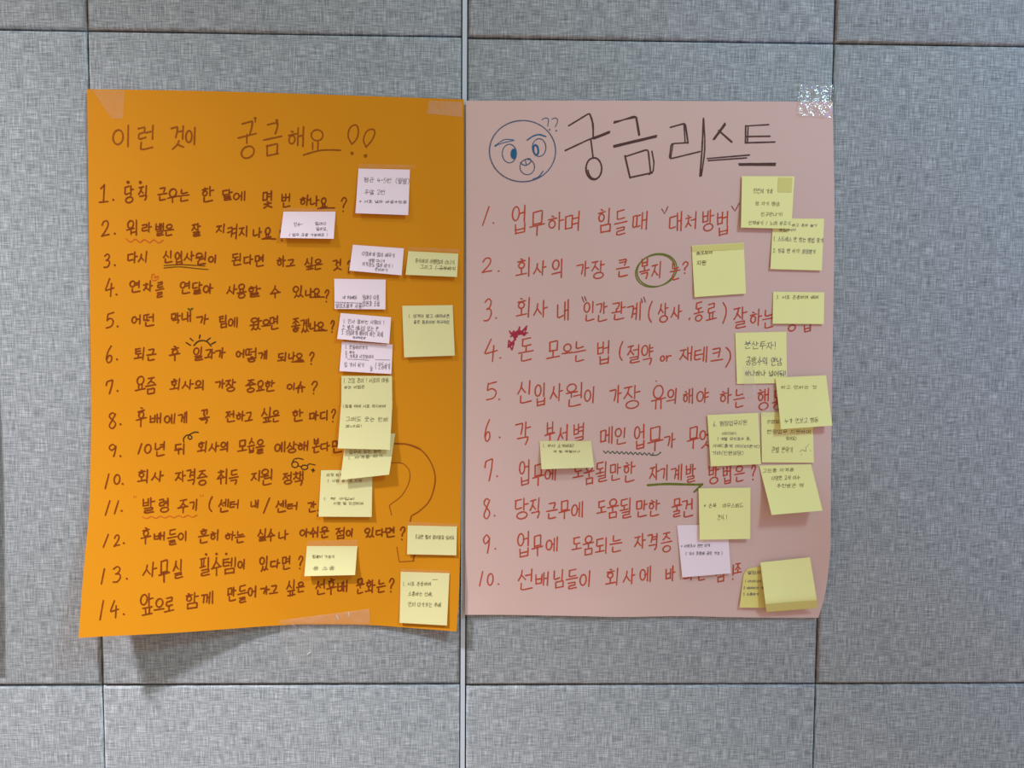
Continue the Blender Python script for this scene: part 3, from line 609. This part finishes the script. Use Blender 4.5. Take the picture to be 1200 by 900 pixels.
# ---------------------------------------------------------------- sticky notes
NOTE_H = {}
def note(key, cr, quad, mat, H, lift, lay, lines, label, group, pen=None, w=.42, flip=False, sway=0.0, extra=None, bulge=0.0, cut=None):
    q = [np.array(cr(*p), float) for p in quad]         # TL TR BR BL
    def px(s, t): return (1-s)*(1-t)*q[0] + s*(1-t)*q[1] + s*t*q[2] + (1-s)*t*q[3]
    def prof(s, t):
        tt = 1 - t if flip else t
        if key == 'm':        # stands off towards its foot, where the last strip bends back
            return lift * ((t / .8) ** 1.2 if t < .8 else 1 - .75 * ((t - .8) / .2) ** 1.2)
        return lift * tt ** 1.7 * (1 + sway * (s - .5) * 2) + bulge * math.sin(math.pi * t) * math.sin(math.pi * s)
    def st(u, v):
        s = t = .5
        for _ in range(5):
            p = px(s, t) - np.array([u, v]); ds = (1-t)*(q[1]-q[0]) + t*(q[2]-q[3]); dt = (1-s)*(q[3]-q[0]) + s*(q[2]-q[1])
            sol = np.linalg.solve(np.array([ds, dt]).T, -p); s += sol[0]; t += sol[1]
        return min(1, max(0, s)), min(1, max(0, t))
    def hh(u, v, s, t): return H(u, v) + lay + prof(s, t)
    def Hn(u, v): return hh(u, v, *st(u, v))
    def fn(s, t):
        if cut and s < cut[0] and t < cut[1]:
            pass
        p = px(s, t)
        if cut:   # a clipped upper left corner
            k = max(0.0, 1 - s/cut[0] - t/cut[1])
            if k > 0: p = px(s + cut[0]*k*.5, t + cut[1]*k*.5)
        return U(p[0], p[1], hh(p[0], p[1], s, t))
    c = px(.5, 1 if flip else 0); root = empty('sticky_note', tuple(U(c[0], c[1], H(c[0], c[1]))))
    tag(root, label, 'sticky note', group)
    sheet('note_paper', fn, 10, 12, 0.00015, mat, root)
    if lines:
        k = Ink(Hn, sum(map(ord, key)), .06)
        for L in lines:
            if L[0] == '__line': line(k, cr, L[1], w, 'l'); continue
            (x0, y0), (x1, y1) = cr(L[1], L[2]), cr(L[3], L[4])
            k.text(L[0], x0, y0, x1, y1, w, (L[5] if len(L) > 5 else 0) * (cr(1, 1)[1] - cr(0, 0)[1]))
        k.done('handwriting', pen or I_PEN, root)
    if extra:
        for nm, mt, pts in extra:
            k = Ink(Hn, 5); k.fill([cr(*p) for p in pts]); k.done(nm, mt, root, 'deeper amber patch')
    NOTE_H[key] = Hn
    return root
GO, GP = 'sticky notes on the orange poster', 'sticky notes on the pink poster'
n12, n15, n8 = crop(405, 185, 12), crop(320, 238, 15), crop(400, 280, 8.571)
note('A', n12, [(180, 150), (905, 165), (880, 805), (138, 778)], M_LAV, H_or, .0038, .0012,
     [('평균 4~5번', 255, 280, 650, 345, 10), ('(월별)', 700, 285, 900, 365, 8), ('주말 2번', 260, 450, 560, 515), ('* 서로 날짜 바꿀수있음', 190, 595, 865, 635, 12)],
     'square lilac sticky note at the top of the orange poster, under the two exclamation marks', GO)
note('B', n15, [(182, 150), (1098, 150), (1065, 628), (122, 612)], M_LAV, H_or, .0048, .0012,
     [('인수-', 365, 340, 520, 405), ('팀마다', 740, 330, 940, 388), ('달라요,', 755, 425, 960, 482), ('( 업무 조율 가능해요 )', 275, 532, 965, 580)],
     'half-size lilac sticky note covering the question mark of question two', GO)
note('C', n8, [(115, 58), (628, 95), (605, 365), (80, 318)], M_LAV, H_or, .0034, .0012,
     [('다양하게 많이 배우기', 205, 135, 540, 178, 22), ('여행 다니기', 275, 202, 440, 232, 12), ('자격증도 많이 따기 !', 210, 240, 520, 283, 25), ('준비하기', 335, 292, 470, 325, 14)],
     'tilted lilac sticky note at the end of question three, left of a yellow note', GO)
note('D', n8, [(672, 122), (1175, 148), (1162, 382), (645, 360)], M_YEL, H_or, .0034, .0012,
     [('휴식하며 여행많이 다니기', 740, 205, 1140, 250, 22), ('그리고 / 공부하기', 790, 268, 1150, 308, 20), ('__line', [(960, 296), (1140, 302)])],
     'half-size yellow sticky note on the right edge of question three, right of a lilac note', GO, I_PEN2)
note('E', c4, [(358, 383), (660, 388), (658, 563), (360, 560)], M_LAV, H_or, .0016, .0012,
     [('네 가능해요', 408, 482, 492, 502), ('팀마다 다름', 525, 478, 622, 506), ('팀원과 조율', 525, 514, 626, 545), ('일정조율후 사용', 366, 528, 520, 554, 4), ('__line', [(360, 519), (520, 526), (525, 552)])],
     'lilac sticky note at the end of question four, with a boxed line of writing', GO)
n11 = crop(385, 360, 10.98)
note('G', n11, [(172, 440), (825, 480), (808, 860), (140, 822)], M_LAV, H_or, .0018, .0012,
     [('1. 운동하러가기', 215, 490, 505, 540, 10), ('2. 휴식', 215, 562, 335, 597), ('3. 가족과 시간보내기', 215, 610, 580, 655, 10), ('__line', [(245, 668), (400, 672), (520, 682)]), ('__line', [(600, 675), (790, 678)]), ('집 가서 쉬기', 200, 710, 460, 770, 8), ('늘', 530, 745, 575, 820), ('( 운동하기', 600, 715, 795, 800, 8)],
     'lilac sticky note beside question six with a ruled line, tucked under another lilac note', GO)
note('F', n11, [(155, 75), (805, 130), (780, 468), (110, 408)], M_LAV, H_or, .0026, .0026,
     [('1. 인사 잘하는 사람이 !', 190, 160, 720, 215, 20), ('2. 밝은 에너지 있는 분', 180, 238, 645, 300, 24), ('3. 성실하게 배우려 하는 자세', 165, 298, 700, 368, 34), ('적극적인분', 310, 378, 480, 408, 8)],
     'tilted lilac sticky note at the end of question five, overlapping another lilac note below', GO)
note('H', crop(465, 350, 12), [(75, 100), (785, 90), (815, 800), (103, 825)], M_YEL, H_or, .0028, .0012,
     [('1. 성격이 밝고 예의바른', 165, 218, 745, 268), ('좋은 동료이며 적극적인', 235, 305, 745, 352, 4)],
     'square yellow sticky note right of question five, two written lines at its top', GO, I_PEN)
n6, n7 = crop(385, 430, 8.571), crop(365, 500, 7.826)
note('L', n7, [(88, 400), (560, 395), (552, 828), (65, 825)], M_YEL, H_or, .0032, .0012,
     [('자격 취득', 135, 428, 290, 458), ('1. 시험 응시료 지원', 145, 482, 465, 508), ('1. 책 구입비', 110, 648, 400, 672), ('지원 및 인센티브', 200, 690, 480, 716)],
     'square yellow sticky note beside question eleven, lowest of the overlapping yellow stack', GO, I_PEN2)
note('K', n7, [(318, 66), (768, 62), (712, 440), (265, 488)], M_YEL, H_or, .0060, .0026,
     [('업무에 맞는 능력', 345, 210, 640, 245, -10), ('1. 자격증 따기', 335, 262, 660, 290, -24)],
     'slanted yellow sticky note at the end of question nine, half hidden under the note above', GO, I_PEN2)
note('I', n6, [(130, 90), (637, 90), (640, 420), (128, 420)], M_YEL, H_or, .0010, .0028,
     [('1. 건강 관리 ! 서로의 마음', 150, 112, 605, 158, -6), ('하는 비법은', 155, 185, 365, 218, -6)],
     'yellow sticky note beside question seven, its lower half covered by another yellow note', GO, I_PEN2)
note('J', n6, [(128, 350), (642, 340), (616, 832), (92, 818)], M_YEL, H_or, .0055, .0046,
     [('1.힘들 때에 서로 의지하며', 140, 378, 575, 408), ('그래도 웃는 한해', 170, 502, 600, 548, 6), ('보내요!', 165, 578, 340, 606)],
     'yellow sticky note ending question eight, on top of the notes above and below', GO, I_PEN2)
n5 = crop(340, 600, 5.714)
note('M', n5, [(112, 228), (450, 228), (435, 422), (95, 430)], M_YEL, H_or, .0055, .0012,
     [('텀블러 가습기', 148, 288, 298, 309), ('등 소품', 150, 364, 300, 388)],
     'half-size yellow sticky note after question thirteen, faint writing on its left side', GO, I_PEN2, .4)
note('N', n5, [(787, 90), (1117, 97), (1113, 290), (783, 283)], M_YEL, H_or, .0018, .0012,
     [('조금만 빨리 물어볼걸 싶어요', 835, 155, 1100, 182, 6)],
     'half-size yellow sticky note at the right end of question twelve, one line of writing', GO, I_PEN2)
note('O', n5, [(740, 400), (1067, 410), (1050, 760), (733, 742)], M_YEL, H_or, .0022, .0012,
     [('1. 서로 존중하며', 755, 468, 945, 494), ('소통하는 선배,', 790, 535, 955, 562, 4), ('먼저 다가가는 후배', 790, 604, 1012, 636, 6), ('~~', 950, 445, 990, 460)],
     'square yellow sticky note in the bottom right corner of the orange poster', GO, I_PEN2)
# on the pink poster
p7, p6, pe, pg = crop(860, 200, 7.2), crop(800, 275, 6.667), crop(850, 380, 7.2), crop(820, 470, 6.428)
pj, pl, pn = crop(785, 560, 7.2), crop(860, 645, 10.59), crop(620, 505, 13.333)
note('b', p7, [(330, 402), (762, 405), (742, 842), (308, 830)], M_YEL2, H_pk, .0020, .0010,
     [('운동하고 혼자 놀기', 430, 448, 705, 472, 4), ('맛집투어!', 380, 488, 528, 512), ('1. 스트레스 안 받는 방법 찾기', 335, 562, 758, 602, 16), ('2. 힘들 땐 쉬기! 상담받기', 330, 660, 692, 696, 12)],
     'yellow sticky note right of question one, partly under the topmost yellow note', GP, I_PEN)
note('a', p7, [(68, 45), (512, 48), (485, 490), (60, 480)], M_YEL2, H_pk, .0034, .0022,
     [('천천히 가자', 165, 150, 332, 192, 6), ('잠 자기 명상', 180, 262, 388, 294, 4), ('친구만나기!', 228, 352, 415, 384), ('산책하기 / 노래 부르기', 122, 425, 482, 460, 6)],
     'topmost yellow sticky note on the pink poster, amber patch in its upper right', GP, I_PEN2, extra=[('adhesive_patch', M_PATCH, [(375, 58), (495, 60), (487, 182), (372, 180)])])
note('c', p6, [(70, 85), (477, 62), (495, 460), (93, 488)], M_YEL2, H_pk, .0020, .0010,
     [('동호회비', 105, 122, 238, 154, -10), ('지원', 110, 202, 185, 238)],
     'square yellow sticky note after question two, nearly blank with an amber strip at its top', GP, I_PEN2, .6, extra=[('adhesive_patch', M_PATCH, [(72, 90), (476, 66), (478, 112), (330, 122), (76, 134)])])
note('d', p6, [(707, 445), (1107, 450), (1103, 698), (703, 695)], M_YEL2, H_pk, .0020, .0010,
     [('3. 서로 존중하며 배려', 730, 474, 1065, 502)],
     'half-size yellow sticky note covering the end of question three', GP, I_PEN2)
note('e', pe, [(83, 72), (515, 62), (520, 497), (98, 503)], M_YEL2, H_pk, .0008, .0010,
     [('분산투자!', 158, 145, 432, 208, 6), ('공방수익 안남', 172, 278, 480, 345, 8), ('하나하나 넣어둬!', 165, 390, 515, 438, 6)],
     'square yellow sticky note after question four, with three lines of larger writing', GP, I_PEN, .65)
note('h', pg, [(462, 85), (850, 78), (860, 465), (468, 462)], M_YEL2, H_pk, .0010, .0010,
     [('운영팀', 505, 142, 600, 168), ('현장업무 지원하며', 505, 215, 840, 246), ('있어요)', 650, 268, 730, 294), ('관별 분위기', 540, 345, 705, 388), ('__line', [(755, 385), (770, 365), (800, 380)]), ('__line', [(800, 380), (800, 350), (825, 325)]), ('__line', [(765, 400), (770, 405)]), ('__line', [(835, 370), (838, 378)])],
     'square yellow sticky note beside question six with a small smile drawn in its lower right', GP, I_PEN2)
note('g', pg, [(57, 105), (440, 88), (462, 475), (83, 492)], M_YEL2, H_pk, .0022, .0022,
     [('6. 행정업무지원', 100, 148, 358, 186, -12), ('데이터:', 168, 232, 288, 256), ('1 개발 유지보수 등,', 132, 272, 388, 296, -4), ('사례(통계 데이터분석)', 98, 326, 452, 352, 8), ('기타(민원상담)', 93, 376, 332, 406)],
     'square yellow sticky note covering the end of question six, five lines of small writing', GP, I_PEN)
note('f', pe, [(423, 450), (850, 430), (903, 855), (470, 885)], M_YEL2, H_pk, .0075, .0036,
     [('하고 안하는 것', 468, 516, 772, 546), ('누가 안보고 행동', 498, 790, 788, 832, -10)],
     'tilted yellow sticky note ending question five, reaching the right edge of the pink poster', GP, I_PEN2)
note('i', pg, [(448, 485), (838, 475), (925, 825), (542, 858)], M_YEL2, H_pk, .0155, .0010,
     [('고민중 자격증', 473, 508, 712, 534, -10), ('다양한 교육 이수', 542, 562, 757, 594, -6), ('추천받은 책', 578, 622, 785, 652, -4)],
     'pale yellow sticky note curling out from the pink poster, after question seven', GP, I_PEN2)
note('k', pj, [(60, 400), (486, 393), (515, 805), (105, 840)], M_LAV, H_pk, .0028, .0010,
     [('* 사회조사 관련 자격', 93, 560, 340, 586, -6), ('( 기사 포함해 공인 가능 )', 133, 622, 446, 650, -6)],
     'lilac sticky note, the only lilac one on the pink poster', GP, I_PEN)
note('j', pj, [(242, 88), (680, 82), (678, 515), (252, 522)], M_YEL2, H_pk, .0030, .0024,
     [('* 손목 : 마우스패드', 285, 215, 622, 252), ('간식 !', 400, 312, 485, 354)],
     'square yellow sticky note after question eight, overlapping the lilac note', GP, I_PEN2)
note('l', pl, [(128, 235), (520, 160), (520, 712), (70, 710)], M_AMBER, H_pk, .0030, .0010,
     [('열정의', 168, 255, 335, 296), ('1 아이디어', 138, 366, 342, 398), ('2 배려하는 마', 118, 450, 372, 482), ('3 소통하기', 112, 526, 312, 560)],
     'creased amber sticky note at the foot of the pink poster, behind a blank note', GP, I_PEN, cut=(.10, .14))
note('m', pl, [(330, 150), (945, 85), (1045, 715), (405, 765)], M_YEL2, H_pk, .0085, .0050, [],
     'blank yellow sticky note in the bottom right corner of the pink poster', GP,
     extra=[('adhesive_patch', M_PATCH, [(394, 668), (1030, 620), (1044, 713), (406, 763)])])  # glued strip; part of its bent-back shade is put into the amber
note('n', pn, [(165, 155), (970, 155), (1015, 570), (195, 600)], M_YEL, H_pk, .0075, .0010,
     [('1. 부서 소개해줘!', 213, 205, 707, 258), ('각 팀 역할이나', 375, 305, 802, 336)],
     'half-size yellow sticky note alone on the left of the pink poster, below question six', GP, I_PEN2)

# ---------------------------------------------------------------- clear tape
T_FLAT = tape_mat('clear_tape', .065, .05, .25)
T_WRK = tape_mat('wrinkled_clear_tape', .05, .20, .13, .0030)
T_MID = tape_mat('hazy_clear_tape', .09, .09, .12, .0016)
T_THIN = tape_mat('faint_clear_tape', .05, .03, .2)
def tape(quad, H, mat, label, ns=14, nt=8, wr=0.0, seed=0, lay=.0007):
    q = [np.array(p, float) for p in quad]; r = random.Random(seed)
    ph = [r.uniform(0, 6.28) for _ in range(6)]
    def fn(s, t):
        p = (1-s)*(1-t)*q[0] + s*(1-t)*q[1] + s*t*q[2] + (1-s)*t*q[3]
        w = wr * (math.sin(9*s + 5*t + ph[0]) * math.sin(7*t - 4*s + ph[1]) + .5*math.sin(23*s + 11*t + ph[2]) + .4*math.sin(17*t - 19*s + ph[3]) + 1.5)
        return U(p[0], p[1], H(p[0], p[1]) + lay + max(0.0, w))
    V = [tuple(fn(i/ns, j/nt)) for j in range(nt+1) for i in range(ns+1)]
    Fc = [(j*(ns+1)+i, (j+1)*(ns+1)+i, (j+1)*(ns+1)+i+1, j*(ns+1)+i+1) for j in range(nt) for i in range(ns)]
    o = mesh_obj('clear_tape', V, Fc, mat)
    return tag(o, label, 'tape', 'clear tape strips')
def H_orw(u, v):      # poster, then down to the wall below its lower edge
    return H_or(u, v) * (1 - smooth01((v - 729) / 7.0))
def H_pkw(u, v): return H_pk(u, v) * smooth01((v - 114) / 5.0)
def over(key, H): # tape that starts on the note and runs on to the poster above it
    return H
tape([(108, 105.5), (146, 105.5), (144, 139), (131, 139)], H_or, T_FLAT, 'clear tape piece on the top left corner of the orange poster')
tape([(503, 118), (542, 119.5), (541, 137), (500, 133)], H_or, T_MID, 'clear tape piece on the top right corner of the orange poster', seed=2)
t_long = tape([(327.5, 727), (432.5, 713.5), (436, 750), (328, 752)], H_orw, T_MID, 'long clear tape strip holding the lower edge of the orange poster', 40, 24, .0003, 3)
t_short = tape([(338, 750), (379, 747), (377, 772), (341, 777)], lambda u, v: 0.0, T_MID, 'short clear tape piece stuck to the grey fabric below the orange poster', 14, 10, .0004, 4, .001)
T_GLINT = tape_mat('glinting_tape_fold', .5, .35, .12)
def glint_crease(a, b, h, parent):       # a small standing fold, its glint put into the whitish colour
    a, b = np.array(a, float), np.array(b, float); d = b - a; n = np.array([-d[1], d[0]]) / np.linalg.norm(d)
    V = []
    for t in (0, .25, .5, .75, 1):
        c = a + d * t; w = .9 * math.sin(math.pi * (.12 + .76 * t))
        for k, hh in ((-w, .0004), (0, h * math.sin(math.pi * (.12 + .76 * t))), (w, .0004)):
            p = c + n * k; V.append(tuple(U(p[0], p[1], H_orw(p[0], p[1]) + hh)))
    F = [f for i in range(4) for f in ((3*i, 3*i+3, 3*i+4, 3*i+1), (3*i+1, 3*i+4, 3*i+5, 3*i+2))]
    mesh_obj('glint_crease', V, F, T_GLINT, parent, False)
glint_crease((342.5, 731), (347.5, 735.5), .0022, t_long); glint_crease((350, 737), (359, 741.5), .0008, t_long); glint_crease((394, 720.5), (397.5, 727), .0007, t_long); glint_crease((408.5, 717), (409, 723), .0007, t_long)
glint_crease((359.5, 768), (364.5, 763.5), .0020, t_short)
tape([(936.5, 99), (976.5, 100), (976, 138), (934, 135)], H_pkw, T_WRK, 'shiny crinkled tape on the top right corner of the pink poster', 44, 40, .0007, 5)
tape([(421, 192), (487, 193.5), (486, 197.6), (420, 196.6)], H_or, T_THIN, 'thin clear tape along the top of the topmost lilac note')
tape([(333, 244), (394, 244.5), (393, 247.5), (332, 247)], H_or, T_THIN, 'thin clear tape above the lilac note of question two')
tape([(478, 289.5), (538, 292), (538, 296), (478, 293.2)], H_or, T_THIN, 'thin clear tape above the yellow note of question three')
tape([(361, 634), (419, 632.5), (419, 639), (359, 639.6)], H_or, T_THIN, 'thin clear tape above the yellow note of question thirteen')
tape([(477, 611.5), (537, 614), (536.5, 616.6), (477, 615)], H_or, T_THIN, 'thin clear tape above the yellow note of question twelve')
tape([(471, 666.5), (528, 669), (527, 671.5), (470, 669.8)], H_or, T_THIN, 'thin clear tape above the yellow note in the bottom right corner of the orange poster')
tape([(871.5, 428), (884, 427), (885.5, 464), (872, 466)], lambda u, v: H_pk(u, v) + .0020, T_MID, 'upright clear tape over the foot of the yellow note of question four', seed=9)
tape([(893, 479.5), (915, 478.2), (914, 488), (893.5, 488)], lambda u, v: H_pk(u, v) + .0012, T_MID, 'small clear tape on the top of the yellow note with the drawn smile', seed=10)
